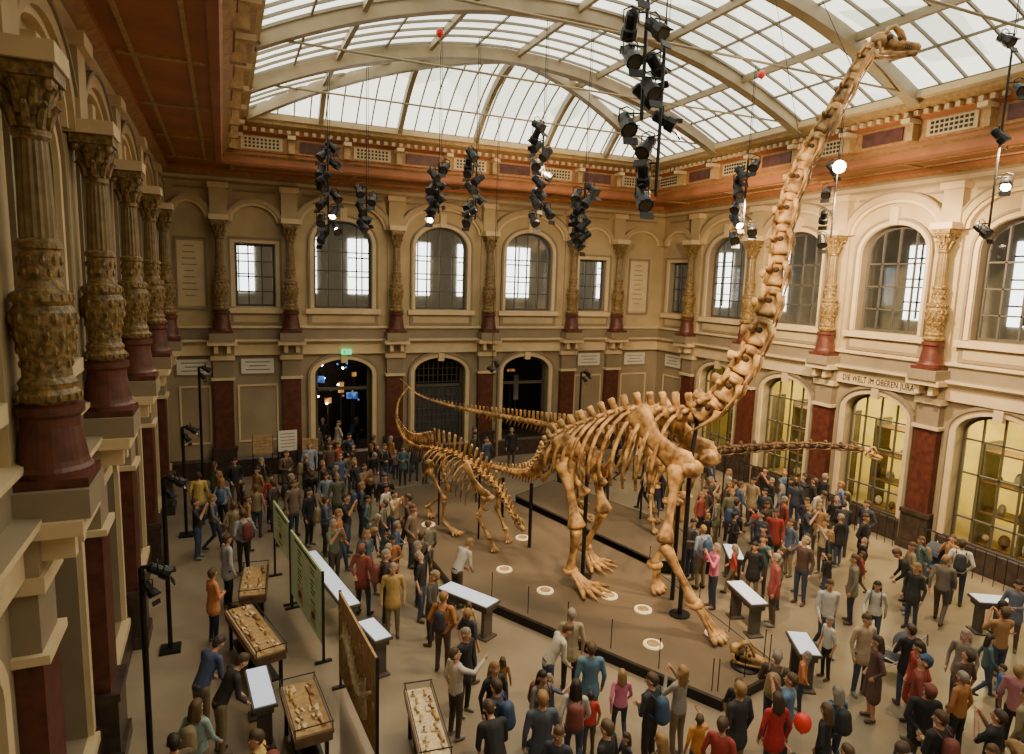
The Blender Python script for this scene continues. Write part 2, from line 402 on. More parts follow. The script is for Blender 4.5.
# ------------------------------------------------------------ columns
def column_mesh():
    mb=MB();N=32
    def lathe(pr,k,flute=0):
        b=len(mb.v);mi=mb.mi(k)
        for z,r in pr:
            for j in range(N):
                th=2*math.pi*j/N;rr=r*(1-flute*(j%2));mb.v.append((rr*math.cos(th),rr*math.sin(th),z))
        for i in range(len(pr)-1):
            for j in range(N):
                j2=(j+1)%N;mb.f.append((b+i*N+j,b+i*N+j2,b+(i+1)*N+j2,b+(i+1)*N+j));mb.m.append(mi)
    mb.box((0,0,.05),(.92,.92,.1),'red')
    lathe([(.1,.46),(.16,.46),(.2,.42),(.26,.40),(.6,.34),(.7,.34),(.74,.39),(.82,.39),(.84,.3)],'red')
    lathe([(.84,.30),(.88,.35),(.95,.36),(1.0,.31),(1.06,.33),(1.12,.28),(1.25,.27),(1.4,.31),(1.6,.35),(1.78,.36),(1.85,.31),(1.9,.34),(1.97,.33),(2.02,.24),(2.1,.22),(2.4,.225),(2.42,.26),(2.48,.26),(2.52,.2)],'bronze')
    lathe([(2.5,.205),(2.8,.2),(3.2,.185),(3.48,.17)],'shaft',.07)
    lathe([(3.46,.17),(3.5,.21),(3.55,.21),(3.58,.175),(3.75,.18),(3.9,.23),(4.0,.31),(4.03,.31)],'bronze')
    mb.box((0,0,4.09),(.68,.68,.12),'bronze');mb.box((0,0,4.02),(.56,.56,.06),'bronze')
    for row,(z,r,h,n) in enumerate(((3.58,.18,.22,8),(3.7,.19,.28,8))):
        for j in range(n):
            th=2*math.pi*(j+.5*row)/n;c,s=math.cos(th),math.sin(th)
            mb.tube([(c*r,s*r,z),(c*(r+.04),s*(r+.04),z+h*.6),(c*(r+.12),s*(r+.12),z+h),(c*(r+.15),s*(r+.15),z+h*.85)],[.05,.055,.035,.015],'bronze',5)
    for j in range(4):
        th=math.pi/4+math.pi/2*j;c,s=math.cos(th),math.sin(th);mb.ball((c*.36,s*.36,3.98),.07,'bronze',8)
    for z,r,n,q in((1.72,.35,12,.045),(1.55,.335,12,.04),(1.4,.30,12,.035),(1.25,.275,10,.03),(.92,.36,18,.025),(1.93,.335,18,.025),(2.3,.225,10,.035),(2.18,.22,10,.03)):
        for j in range(n):
            th=2*math.pi*(j+(.5 if q in(.04,.03) else 0))/n;mb.ball((r*math.cos(th),r*math.sin(th),z),q,'bronze',6,(1,1,1.5))
    mb.v=[(x*.80,y*.80,z) for x,y,z in mb.v]
    return mb
cm=None
def col(x,y):
    global cm
    if cm is None: ob=column_mesh().obj('column');cm=ob.data
    else: ob=bpy.data.objects.new('column',cm);C.objects.link(ob)
    ob.location=(x,y,5.77)
for s in LS: col(XL+.40,s)
for s in RS: col(XR-.40,s)
for s in BK: col(s,YB-.40)
# ------------------------------------------------------------ floor & platforms
mb=MB();mb.box(((XL+XR)/2,12,-.05),(36,46,.1),'floor');mb.obj('floor')
def platform(poly,h):
    mb=MB();n=len(poly)
    mb.quad([(x,y,h) for x,y in poly],'plat')
    for i in range(n):
        a,b=poly[i],poly[(i+1)%n];mb.quad([(a[0],a[1],0),(b[0],b[1],0),(b[0],b[1],h),(a[0],a[1],h)],'black')
        mb.tube([(a[0],a[1],h-.02),(b[0],b[1],h-.02)],.035,'plinth',4)
    ob=mb.obj('exhibit_platform')
PL1=[(5.0,23.6),(5.2,15.2),(8.5,9.0),(10.4,9.4),(10.75,14.6),(9.25,21),(9,23.8)]
PL2=[(9.45,21.0),(10.9,14.6),(12.4,14.0),(13.2,16.6),(11.6,22.2)]
platform(PL1,.25);platform(PL2,.4)
mb=MB()
for x,y,z in((6.8,15.7,.25),(8.7,13.4,.25),(9.1,12.5,.25),(8.2,17.6,.25),(11.0,17.9,.4),(5.8,19.6,.25),(10.0,11.0,.25),(7.3,14.2,.25),(8.4,11.1,.25)):
    mb.tube([(x,y,z),(x,y,z+.03)],[.22,.21],'lampdisc',20);mb.tube([(x,y,z+.03),(x,y,z+.04)],[.14,.14],'sand',20)
mb.obj('floor_spotlights')
mb=MB()
def stanch(a,b,n):
    for i in range(n+1):
        t=i/n;x=a[0]+(b[0]-a[0])*t;y=a[1]+(b[1]-a[1])*t
        mb.tube([(x,y,.25),(x,y,.9)],.011,'black',5);mb.ball((x,y,.91),.018,'black',6)
stanch((5.35,15.3),(8.5,9.3),6);stanch((8.6,9.25),(10.25,9.6),2);stanch((10.3,9.8),(10.6,14.4),4)
mb.obj('barrier_posts')
# ------------------------------------------------------------ skeleton tools
def cat(pts,n):
    P=[Vector(p) for p in pts];P=[2*P[0]-P[1]]+P+[2*P[-1]-P[-2]];out=[]
    segs=len(P)-3
    dense=[]
    for i in range(segs):
        for j in range(20):
            t=j/20;a,b,c,d=P[i:i+4]
            dense.append(.5*((2*b)+(c-a)*t+(2*a-5*b+4*c-d)*t*t+(3*b-a-3*c+d)*t**3))
    dense.append(P[-2]);L=[0]
    for a,b in zip(dense,dense[1:]): L.append(L[-1]+(b-a).length)
    for i in range(n):
        s=L[-1]*i/(n-1);k=0
        while k<len(L)-2 and L[k+1]<s:k+=1
        t=(s-L[k])/max(1e-6,L[k+1]-L[k]);out.append(dense[k].lerp(dense[k+1],t))
    return out
def vert(mb,p,d,L,r,sh,tw,k,neck=False,rib=0,spl=0.,upv=Vector((0,0,1))):
    d=d.normalized();side=d.cross(upv).normalized();up=side.cross(d).normalized()
    h=d*L/2
    if neck: mb.tube([p-h*1.0,p-h*.78,p-h*.45,p,p+h*.5,p+h*.8,p+h*1.04],[r*.9,r*.98,r*.7,r*.52,r*.62,r*.9,r*.6],k,9,1.1)
    else: mb.tube([p-h*.98,p-h*.7,p,p+h*.7,p+h*.98],[r,r*.95,r*.66,r*.98,r*.9],k,8,1.15)
    b=p+up*r*.6
    if sh>0:
        mb.tube([b,b+up*(sh*.5)-d*L*.05,b+up*sh*.85-d*L*.1*(1+spl),b+up*sh-d*L*.12*(1+spl)],[r*.6,r*.45,r*.55,r*.4],k,6,.5,up=d)
    for s in(-1,1):
        q=p+up*r*.55+side*s*r*.3
        mb.tube([q,q+side*s*tw*.6+up*r*.15,q+side*s*tw+up*r*.1],[r*.42,r*.28,r*.22],k,5)
        mb.tube([q,q+d*L*.55+up*r*.3+side*s*r*.15],[r*.38,r*.2],k,5);mb.tube([q,q-d*L*.5+up*r*.35+side*s*r*.15],[r*.38,r*.22],k,5)
        if neck:
            q=p-up*r*.75+side*s*r*.75+d*L*.3
            mb.tube([q,q-d*L*.3-up*r*.3,q-d*L*.75-up*r*.25,q-d*L*1.35-up*r*.1],[r*.34,r*.24,r*.12,r*.04],k,5)
            mb.tube([q,p+side*s*r*.8+up*r*.2+d*L*.3],[r*.22,r*.22],k,5)
            mb.tube([p+up*r*.4+side*s*r*.5+d*L*.42,p+up*r*.75+side*s*r*.62,p+up*r*.65+side*s*r*.6-d*L*.45],[r*.26,r*.16,r*.28],k,5)
            mb.ball(p+side*s*r*.42+d*L*.02,r*.34,'cavity',6,(1,1,1))
def bone(mb,a,b,r,k,e0=1.6,e1=1.5,flat=1.,up=None,bend=None):
    a,b=Vector(a),Vector(b);T=[0,.06,.16,.35,.55,.75,.88,.96,1];S=[e0*.8,e0,e0*.8,.85,.72,.82,e1*.8,e1,e1*.7]
    bd=Vector(bend) if bend else Vector((0,0,0))
    mb.tube([a.lerp(b,t)+bd*math.sin(math.pi*t) for t in T],[r*s for s in S],k,9,flat,up)
def ribs(mb,pts,fwd,n,k,W,Dp,r,lenf):
    for i,p in enumerate(pts):
        t=i/(len(pts)-1);w=W*(.72+.55*math.sin(math.pi*min(1,t*.9+.15))*.6);dp=Dp*lenf(t)
        for s in(-1,1):
            c=[]
            for j in range(9):
                a=math.radians(105-j*(150/8))
                c.append(p+n*s*w*max(.05,math.cos(a) if a<math.pi/2 else .1)+Vector((0,0,1))*(-dp*.5+dp*.5*math.sin(a)*1.05)-fwd*(.06*j))
            mb.tube(c,[r*1.3,r*1.2,r,r,r*.95,r*.9,r*.9,r*.85,r*.6],k,6,.6,up=fwd)
def skull(mb,p,f,k,S,upv=Vector((0,0,1))):
    f=f.normalized();side=f.cross(upv).normalized();up=side.cross(f).normalized()
    P=lambda x,y,z:p+f*x*S+side*y*S+up*z*S
    mb.tube([P(0,0,.03),P(.12,0,.06),P(.25,0,.07),P(.38,0,.08)],[.11*S,.17*S,.17*S,.12*S],k,9,.85)
    mb.tube([P(.3,0,.02),P(.5,0,-.02),P(.75,0,-.05),P(.9,0,-.07),P(.97,0,-.08)],[.14*S,.12*S,.1*S,.1*S,.06*S],k,9,1.35)
    for s in(-1,1):
        mb.tube([P(.22,s*.1,.15),P(.3,s*.06,.3),P(.42,s*.04,.34),P(.55,s*.07,.22),P(.62,s*.09,.04)],[.045*S,.045*S,.045*S,.042*S,.045*S],k,6)
        mb.ball(P(.3,s*.135,.08),.07*S,'cavity',8);mb.ball(P(.5,s*.12,.06),.05*S,'cavity',8)
        mb.tube([P(.1,s*.14,0),P(.12,s*.15,-.14),P(.2,s*.14,-.22)],[.04*S,.035*S,.04*S],k,6)
        mb.tube([P(.12,s*.15,-.22),P(.4,s*.14,-.24),P(.7,s*.12,-.2),P(.88,s*.08,-.18),P(.93,0,-.18)],[.04*S,.05*S,.04*S,.045*S,.04*S],k,6,.6)
        for t in range(8):
            x=.6+.045*t;y=s*(.13-.007*t)
            mb.tube([P(x,y,-.07),P(x+.005,y,-.15)],[.014*S,.006*S],k,5)
    mb.tube([P(.3,0,.3),P(.42,0,.36),P(.5,0,.3)],[.03*S,.04*S,.03*S],k,6)
def footb(mb,w,g,f,k,s,manus):
    w=Vector(w);g=Vector(g);f=Vector((f.x,f.y,0)).normalized();sd=f.cross(Vector((0,0,1)))
    mb.ball(w,.16*s,k,9,(1.2,1.2,.7))
    for i in range(5):
        a=(i-2)*.42;rad=.2*s if manus else .26*s
        dirv=f*math.cos(a)+sd*math.sin(a)
        a0=w+dirv*.08*s;a1=g+dirv*rad+Vector((0,0,.10*s))
        bone(mb,a0,a1,.05*s,k,1.4,1.4)
        ext=.16 if manus else .3
        mb.tube([a1,a1+dirv*ext*.5*s-Vector((0,0,.01)),a1+dirv*ext*s-Vector((0,0,.05*s))],[.065*s,.06*s,.035*s],k,7)
        if not manus and i<4: mb.tube([a1+dirv*.26*s-Vector((0,0,.03*s)),a1+dirv*.38*s-Vector((0,0,.06*s)),a1+dirv*.46*s-Vector((0,0,.07*s))],[.045*s,.03*s,.008*s],k,6,.6)
def sauropod(name,k,neckp,dorsp,tailp,feet,P,kn=None):
    mb=MB();up=Vector((0,0,1));kn=kn or k
    fw=(Vector(dorsp[0])-Vector(dorsp[-1]));fw.z=0;fw.normalize();n=fw.cross(up).normalized()
    nk=cat(neckp,P['nn']);
    for i in range(len(nk)-1):
        t=i/(len(nk)-2);r=P['nr'][0]*(1-t)+P['nr'][1]*t;a,b=nk[i],nk[i+1]
        uv=up if abs((b-a).normalized().z)<.75 else -fw
        if (b-a).normalized().z>.3: uv=(up*.5-fw).normalized()
        vert(mb,(a+b)/2,b-a,(b-a).length*.96,r,P['ns']*(1-t*.6),r*1.15,kn,True,upv=uv)
    ds=cat(dorsp,P['dn'])
    for i in range(len(ds)-1):
        t=i/(len(ds)-2);a,b=ds[i],ds[i+1]
        vert(mb,(a+b)/2,a-b,(b-a).length*.94,P['dr'],P['ds'][0]*(1-t)+P['ds'][1]*t,P['dr']*1.7,k)
    tl=cat(tailp,P['tn'])
    for i in range(len(tl)-1):
        t=i/(len(tl)-2);a,b=tl[i],tl[i+1];r=P['dr']*.95*(1-t)**.9+P['te']*t
        sh=P['ts']*(1-t)**1.2
        vert(mb,(a+b)/2,a-b,(b-a).length*.9,r,sh,r*1.2*(1-t),k,spl=.6)
        if t<.65:
            q=(a+b)/2-up*r*.7;mb.tube([q,q-up*P['ts']*.7*(1-t)-(a-b).normalized()*.12*(1-t)],[r*.35,r*.12],k,5)
    ribs(mb,ds[1:-1],fw,n,k,P['W'],P['D'],P['rr'],lambda t:1-.45*t*t)
    c=ds[1]-up*(P['D']*.95)
    for s in(-1,1): mb.ball(c+n*s*P['W']*.3,P['W']*.3,k,8,(1,.9,.35))
    for key,(j,kk,an,ft) in feet.items():
        j,kk,an,ft=map(Vector,(j,kk,an,ft));L=P['lr'];sgn=1 if (j-ds[0]).dot(n)>0 else -1
        fore=key[0]=='f'
        bone(mb,j,kk,L*(1. if fore else 1.15),k,1.9,1.7,.8)
        for s in(-.5,.5): bone(mb,kk+n*s*L*1.1,an+n*s*L*.7,L*(.55 if s<0 else .7),k,1.5,1.4)
        footb(mb,an,ft,fw,k,P['fs'],fore)
        if fore:
            e=j+Vector((0,0,.05))+fw*.1;tp=ds[min(4,len(ds)-1)]+n*sgn*P['W']*.6+up*L*.8
            m=j.lerp(tp,.5)+n*sgn*P['W']*.16
            mb.tube([e-up*L*1.2+fw*L*1.5,e,j.lerp(tp,.2),m,j.lerp(tp,.8),tp],[L*1.8,L*2.8,L*2.1,L*1.7,L*2.3,L*2.9],k,8,.28,up=n.cross((tp-j).normalized()))
            mb.ball(e+fw*L*1.3-up*L*.6-n*sgn*L*.8,L*2.1,k,9,(1,1,.8))
        else:
            c=j+up*L*1.6
            mb.tube([c-fw*L*3.2+up*.05,c-fw*L*1.8+up*L*1.3,c+up*L*1.9,c+fw*L*2+up*L*1.6,c+fw*L*4+up*L*.4],[L*.7,L*1.7,L*2.2,L*2.0,L*.8],k,8,.25,up=up)
            bone(mb,j,j-up*L*6-fw*-L*4-n*sgn*L*1.5,L*.8,k,1.3,2.0,.6);bone(mb,j-fw*L,j-up*L*5-fw*L*6-n*sgn*L*1.5,L*.6,k,1.4,1.5,.7)
            mb.ball(j-n*sgn*L*.7,L*1.3,k,9)
    hd=P['hd']
    skull(mb,nk[-1],Vector(hd),k,P['sk'])
    ob=mb.obj(name,True)
    return ob,ds,nk,tl,fw,n
def V(*a): return Vector(a)
brc,ds,nk,tl,fwb,nb=sauropod('brachiosaur_skeleton','bone',
 [(10.0,12.1,5.1),(10.25,11.65,5.55),(10.55,11.3,6.4),(10.9,11.2,7.35),(11.15,11.2,8.5),(11.3,11.28,9.63),(11.6,11.15,10.8),(12.1,10.9,11.9),(12.5,10.75,12.8),(12.68,10.68,13.2)],
 [(10.0,12.15,5.05),(9.6,12.85,5.0),(9.16,13.7,4.85),(8.6,14.7,4.35),(8.2,15.35,3.95)],
 [(8.2,15.35,3.95),(8.1,16.2,3.1),(8.25,17.2,2.45),(8.35,18.5,2.05),(8.3,20,1.8),(8.1,21.5,1.6),(7.9,22.8,1.5)],
 {'f1':((9.45,12.0,3.95),(9.0,11.7,2.25),(9.55,11.2,.95),(9.75,10.9,.25)),
  'f2':((10.7,12.75,3.95),(10.35,13.0,2.2),(9.95,13.3,.95),(9.9,13.35,.25)),
  'h1':((7.95,14.65,3.45),(8.0,13.95,1.9),(8.0,14.2,.7),(8.15,13.95,.27)),
  'h2':((9.15,15.4,3.45),(9.3,14.8,1.9),(9.1,15.4,.7),(9.1,15.2,.27))},
 dict(nn=14,nr=(.28,.145),ns=.3,dn=13,dr=.2,ds=(.42,.32),tn=30,te=.03,ts=.42,W=.92,D=2.15,rr=.058,lr=.135,fs=1.15,sk=1.0,hd=(.86,-.5,-.02)))
st=MB()
for x,y,z in((9.8,12.0,3.9),(8.6,14.6,3.6),(8.1,16.9,2.2),(10.1,12.7,4.0),(8.3,19.5,1.6)): st.tube([(x,y,.25),(x,y,z)],.055,'black',8)
st.tube([(9.8,12.0,3.9),(10.0,12.1,5.0)],.05,'black',6)
for i in range(len(nk)-1): st.tube([nk[i]+V(.05,.0,-.2),nk[i+1]+V(.05,0,-.2)],.03,'black',5)
for x,y,z in((9.8,12,.25),(8.6,14.6,.25)): st.tube([(x,y,z),(x,y,z+.03)],.25,'black',12)
for p in(nk[9],nk[12]): st.tube([p,(p.x-.3,p.y+1.2,rz(p.x,p.y)+.05)],.008,'black',4)
s=st.obj('steel_support',parent=brc)
dic,_,nk2,_,_,_=sauropod('dicraeosaur_skeleton','bone',
 [(7.1,17.6,2.2),(7.25,17.0,1.9),(7.25,16.4,1.65),(7.15,15.8,1.6),(7.0,15.45,1.75)],
 [(7.05,17.7,2.2),(6.75,18.3,2.5),(6.35,19.0,2.7),(5.95,19.75,2.7)],
 [(5.95,19.75,2.7),(5.6,20.3,2.65),(5.35,20.9,2.8),(5.2,21.4,3.3),(5.35,21.8,3.9),(5.8,22.2,4.3)],
 {'f1':((6.85,17.4,1.75),(6.65,17.4,1.2),(6.9,17.1,.62),(6.95,17.0,.25)),
  'f2':((7.45,17.85,1.75),(7.45,17.9,1.2),(7.6,17.6,.62),(7.6,17.5,.25)),
  'h1':((5.75,19.45,2.1),(6.1,18.9,1.25),(6.1,19.0,.55),(6.3,18.6,.27)),
  'h2':((6.35,20.1,2.1),(6.5,19.8,1.25),(6.0,20.4,.55),(6.0,20.3,.27))},
 dict(nn=11,nr=(.10,.06),ns=.35,dn=13,dr=.10,ds=(.5,.6),tn=36,te=.012,ts=.5,W=.42,D=1.15,rr=.028,lr=.062,fs=.55,sk=.45,hd=(.1,-.9,-.3)))
st=MB()
for x,y,z in((6.9,18.0,2.3),(6.1,19.5,2.5)): st.tube([(x,y,.25),(x,y,z)],.03,'black',8)
st.obj('steel_support',parent=dic)
dip,_,_,_,_,_=sauropod('diplodocus_skeleton','bone',
 [(13.1,17.1,2.9),(13.8,16.6,2.85),(14.6,16.2,2.9),(15.5,15.7,3.05),(16.2,15.1,3.2),(16.9,14.2,3.35),(17.3,13.4,3.4)],
 [(13.0,17.15,2.9),(12.4,17.6,3.15),(11.5,18.3,3.3),(10.6,19.0,3.2)],
 [(10.6,19.0,3.2),(9.8,19.6,3.3),(8.9,20.4,3.4),(8.0,21.2,3.5),(7.1,22.0,3.65),(6.3,22.8,3.9),(5.8,23.4,4.4)],
 {'f1':((12.7,16.9,2.3),(12.3,16.9,1.45),(12.1,16.5,.75),(12.0,16.4,.4)),
  'f2':((13.1,17.7,2.3),(12.9,17.7,1.45),(12.7,17.2,.75),(12.6,17.1,.4)),
  'h1':((10.3,18.6,2.7),(10.7,18.1,1.6),(10.4,18.4,.75),(10.6,18.1,.42)),
  'h2':((11.0,19.5,2.7),(11.2,19.1,1.6),(10.9,19.6,.75),(11.0,19.4,.42))},
 dict(nn=15,nr=(.16,.09),ns=.22,dn=12,dr=.13,ds=(.35,.55),tn=46,te=.015,ts=.42,W=.6,D=1.5,rr=.035,lr=.08,fs=.75,sk=.55,hd=(.5,-.8,-.25)),kn='boned')
st=MB()
for x,y,z in((12.4,17.5,3.0),(10.8,18.9,3.0)): st.tube([(x,y,.4),(x,y,z)],.035,'black',8)
st.tube([(8.0,21.2,.25),(8.0,21.2,3.3)],.03,'black',8)
for x,y,z in((14.6,16.2,2.7),(16.2,15.1,3.0)): st.tube([(x,y,0),(x,y,z)],.025,'black',8)
st.obj('steel_support',parent=dip)
mb=MB();mb.tube([(9.72,9.72,.25),(9.72,9.72,.28)],.3,'black',16);mb.tube([(9.6,9.85,.27),(9.6,9.85,.5)],.05,'black',8)
skull(mb,V(9.5,9.95,.55),V(.62,-.72,-.05),'bone',.78);mb.obj('dinosaur_skull_on_stand',True)
# ------------------------------------------------------------ desks / cases / panels
def table(name,a,b,w,top,body,kind='desk',h=.85):
    a=V(a[0],a[1],0);b=V(b[0],b[1],0);L=(b-a).length;rz_=math.atan2((b-a).y,(b-a).x);c=(a+b)/2
    mb=MB();mb.box((0,0,h-.03),(L,w,.06),body);mb.box((0,0,h+.005),(L-.06,w-.06,.02),top)
    if kind=='desk':
        mb.box((0,0,h-.12),(L-.1,w-.12,.12),body)
        for s in(-1,1): mb.box((s*(L/2-.18),0,(h-.1)/2),(.08,w*.6,h-.1),body);mb.box((s*(L/2-.18),0,.02),(.3,w*.8,.04),body)
    else:
        mb.box((0,0,h-.12),(L-.04,w-.04,.14),body)
        for sx in(-1,1):
            for sy in(-1,1):
                mb.box((sx*(L/2-.12),sy*(w/2-.1),(h-.15)/2),(.06,.06,h-.15),'black')
                mb.box((sx*(L/2-.02),sy*(w/2-.02),h+.07),(.015,.015,.14),'black')
        for sy in(-1,1): mb.box((0,sy*(w/2-.02),h+.14),(L,.015,.015),'black')
        for sx in(-1,1): mb.box((sx*(L/2-.02),0,h+.14),(.015,w,.015),'black')
        mb.box((0,0,.2),(L-.3,w-.2,.04),'black')
        rr=random.Random(int(L*100));n=int(L*4)
        for i in range(n):
            x=-L/2+.2+(L-.4)*i/(n-1)+rr.uniform(-.05,.05)
            for y in(-w*.2,w*.22):
                q=rr.uniform(.04,.08);y+=rr.uniform(-.03,.03)
                if rr.random()<.6: mb.box((x,y,h+.03),(q*2.2,q*2,.04),'slab',rr.uniform(-.4,.4));bone(mb,(x-q,y,h+.06),(x+q,y+rr.uniform(-.04,.04),h+.06),q*.3,'bone')
                else: bone(mb,(x-q*1.6,y,h+.04),(x+q*1.6,y+rr.uniform(-.05,.05),h+.04),q*.4,'bone')
    ob=mb.obj(name);ob.location=c;ob.rotation_euler=(0,0,rz_);return ob
table('fossil_display_table',(.55,16.7),(.4,15.1),.6,'sand','wood','case')
table('fossil_display_table',(.1,14.65),(.65,12.5),.6,'sand','wood','case')
table('fossil_display_table',(1.0,11.4),(1.12,9.9),.62,'sand','wood','case')
table('fossil_display_table',(2.95,10.5),(2.75,8.7),.5,'slab','wood','case')
table('touchscreen_desk',(.35,12.15),(.45,10.9),.4,'screen','deskw')
table('touchscreen_desk',(1.85,17.2),(2.4,13.9),.42,'screen','deskw')
table('touchscreen_desk',(4.6,14.2),(5.35,12.9),.5,'screen','deskw')
table('touchscreen_desk',(11.4,12.0),(11.1,10.8),.45,'screen','deskw')
table('touchscreen_desk',(10.95,9.6),(10.5,8.8),.45,'screen','deskw')
table('touchscreen_desk',(16.3,9.3),(17.0,8.9),.5,'screen','deskw')
table('touchscreen_desk',(.9,9.4),(.95,8.6),.4,'screen','deskw')
table('touchscreen_desk',(2.55,13.2),(2.75,12.3),.4,'screen','deskw')
table('touchscreen_desk',(12.95,13.9),(12.4,13.0),.45,'screen','deskw')
def ipanel(name,a,b,z0,z1,k,dec):
    a=V(a[0],a[1],0);b=V(b[0],b[1],0);L=(b-a).length;an=math.atan2((b-a).y,(b-a).x);c=(a+b)/2
    mb=MB();mb.box((0,0,(z0+z1)/2),(L,.04,z1-z0),k)
    for s in(-1,1):
        mb.box((s*(L/2+.02),0,z1/2+.01),(.04,.05,z1+.02),'black');mb.box((s*(L/2),0,.02),(.08,.35,.04),'black')
    rr=random.Random(3)
    for s in(-1,1):
        if dec=='text':
            mb.box((0,s*.023,z1-.1),(L*.7,.004,.06),'ink')
            for cblk in range(int(L/.55)):
                x0=-L/2+.12+cblk*.55
                for i in range(9):
                    if (i+cblk)%5==0 or z1-.24-i*.09<z0+.05: continue
                    l=rr.uniform(.2,.38);mb.box((x0+l/2,s*.023,z1-.24-i*.09),(l,.004,.03),'ink' if cblk%2 else 'white')
                if cblk%2: mb.box((x0+.2,s*.024,z0+.35),(.4,.006,.4),'slab');mb.ball((x0+.2,s*.03,z0+.35),.12,'wood',8,(1.2,.1,.6))
        else:
            pts=[(-L/2+.2+(L-.4)*i/14,s*.05,(z0+z1)/2+.25*math.sin(i*.5)) for i in range(15)]
            mb.tube(pts,[.03+.04*math.sin(math.pi*i/14) for i in range(15)],'slab',6)
            for i,p in enumerate(pts[2:-2]):
                mb.tube([p,(p[0]+.04,p[1],p[2]-.3),(p[0]+.0,p[1],p[2]-.45)],[.03,.024,.015],'slab',5)
                mb.tube([p,(p[0]-.04,p[1],p[2]+.2),(p[0]-.0,p[1],p[2]+.3)],[.03,.02,.012],'slab',5)
            for i in range(16): mb.ball((rr.uniform(-L/2+.1,L/2-.1),s*.03,rr.uniform(z0+.1,z1-.1)),.07,'sand',7,(1,.4,1))
    ob=mb.obj(name);ob.location=c;ob.rotation_euler=(0,0,an)
ipanel('info_panel',(1.06,17.9),(1.3,16.1),1.1,2.1,'green','text');ipanel('info_panel',(1.32,15.9),(1.7,13.3),.4,2.0,'green','text')
ipanel('fossil_panel',(1.9,12.3),(2.08,9.8),.3,2.0,'sand','skel')
def board(x,y,w,h,z,rot,k='white'):
    mb=MB();mb.box((0,0,z),(w,.04,h),k)
    for s in(-1,1): mb.box((s*w/2,.03,z/2+h/4),(.04,.04,z+h/2),'black')
    for i in range(5): mb.box((0,-.024,z+h*.35-i*h*.16),(w*.75,.004,.03),'trimd')
    mb.box((0,0,.02),(w,.35,.04),'black')
    ob=mb.obj('info_board');ob.location=(x,y,0);ob.rotation_euler=(0,0,rot)
board(2.1,26.2,.7,.8,1.7,.1);board(1.2,26.3,.7,.7,1.6,0,'sand');board(2.9,25.9,.6,.6,1.5,-.2,'sand')
board(16.0,22.5,.9,1.0,1.5,-.5)
mb=MB()
for y0,y1 in((9.8,12.9),(13.7,16.8),(17.6,20.7)):
    for i in range(12):
        y=y0+(y1-y0)*i/11;mb.tube([(XR-.6,y,0),(XR-.6,y,.95)],.012,'black',5)
    mb.tube([(XR-.6,y0,.95),(XR-.6,y1,.95)],.022,'black',6)
mb.obj('metal_railing')
# ------------------------------------------------------------ lamps
def aimed(v): return Vector(v).to_track_quat('-Z','Y').to_matrix()
def can(mb,p,d,s=1.,on=False):
    p=Vector(p);d=Vector(d).normalized()
    mb.tube([p-d*.16*s,p-d*.13*s,p+d*.05*s,p+d*.07*s,p+d*.2*s],[.05*s,.085*s,.085*s,.11*s,.115*s],'black',10)
    mb.tube([p+d*.16*s,p+d*.201*s],.09*s,'lampg' if on else 'frame',10)
    sd=d.cross(V(0,0,1)).normalized()
    for q in(-1,1): mb.tube([p+sd*q*.1*s,p+sd*q*.1*s+V(0,0,.16*s),p+V(0,0,.2*s)],.012*s,'black',4)
    for q in(-1,1): mb.box(p+d*.26*s+V(0,0,q*.1*s),(.2*s,.02,.1*s),'black',0,aimed(d)@Matrix.Rotation(.5*q,3,'X'))
def rig(x,y,zb,zt,n,s,seed,on=()):
    rr=random.Random(seed);mb=MB()
    ztop=rz(x,y)+.05
    mb.tube([(x,y,zt),(x,y,ztop)],.012,'black',5);mb.tube([(x+.06,y,zt),(x+.06,y,ztop)],.008,'black',4)
    mb.tube([(x,y,zb),(x,y,zt)],.025*s,'black',6)
    for i in range(n):
        z=zb+.1+(zt-zb-.1)*i/(n-1 if n>1 else 1);a=rr.uniform(0,6.3) if i%2 else rr.uniform(3.6,5.6)
        d=V(math.cos(a),math.sin(a),-rr.uniform(.5,1.2));o=V(math.cos(a+1.4),math.sin(a+1.4),0)*.2*s*(1 if i%2 else -1)
        mb.tube([(x,y,z),(x+o.x,y+o.y,z)],.014,'black',4);can(mb,V(x,y,z-.12*s)+o,d,s,i in on)
    mb.obj('hanging_spotlight_rig')
rig(3.1,22,9.3,12.2,12,1.2,1,(3,));rig(4.3,22,9.7,10.9,5,1.2,2);rig(6.1,20,10.0,11.5,8,1.2,3,(0,));rig(7.3,20,9.9,12,9,1.2,4)
rig(8.6,18,9.9,12.6,11,1.2,5,(3,));rig(10.05,18,9.3,11.0,10,1.25,6);rig(14.4,16,9.6,11.8,10,1.25,7,(2,));rig(15.8,14,9.5,11.6,4,1.15,8,(3,))
rig(6.3,9,9.4,12.0,7,1.1,9);rig(6.15,9.3,10.6,13.2,6,1.2,11);rig(14.6,9,9.4,13.2,5,1.,10,(1,))
rig(9.6,24.,4.6,4.9,2,.8,15)
for i,(x,y,h) in enumerate(((-1.25,10.8,3.6),(-1.25,14.9,3.8),(-1.25,21.7,3.4),(-.9,26.3,4.6),(13.9,24.5,4.3))):
    mb=MB();mb.tube([(x,y,0),(x,y,h)],.045,'black',8);mb.box((x,y,.03),(.4,.4,.06),'black')
    mb.tube([(x,y,h),(x+.2,y-.05,h+.02)],.03,'black',6);can(mb,(x+.22,y-.05,h-.05),(.8,.1,-.5),.9,i in(1,2));can(mb,(x+.1,y-.1,h-.3),(.5,-.4,-.7),.7)
    mb.obj('floor_light_pole')
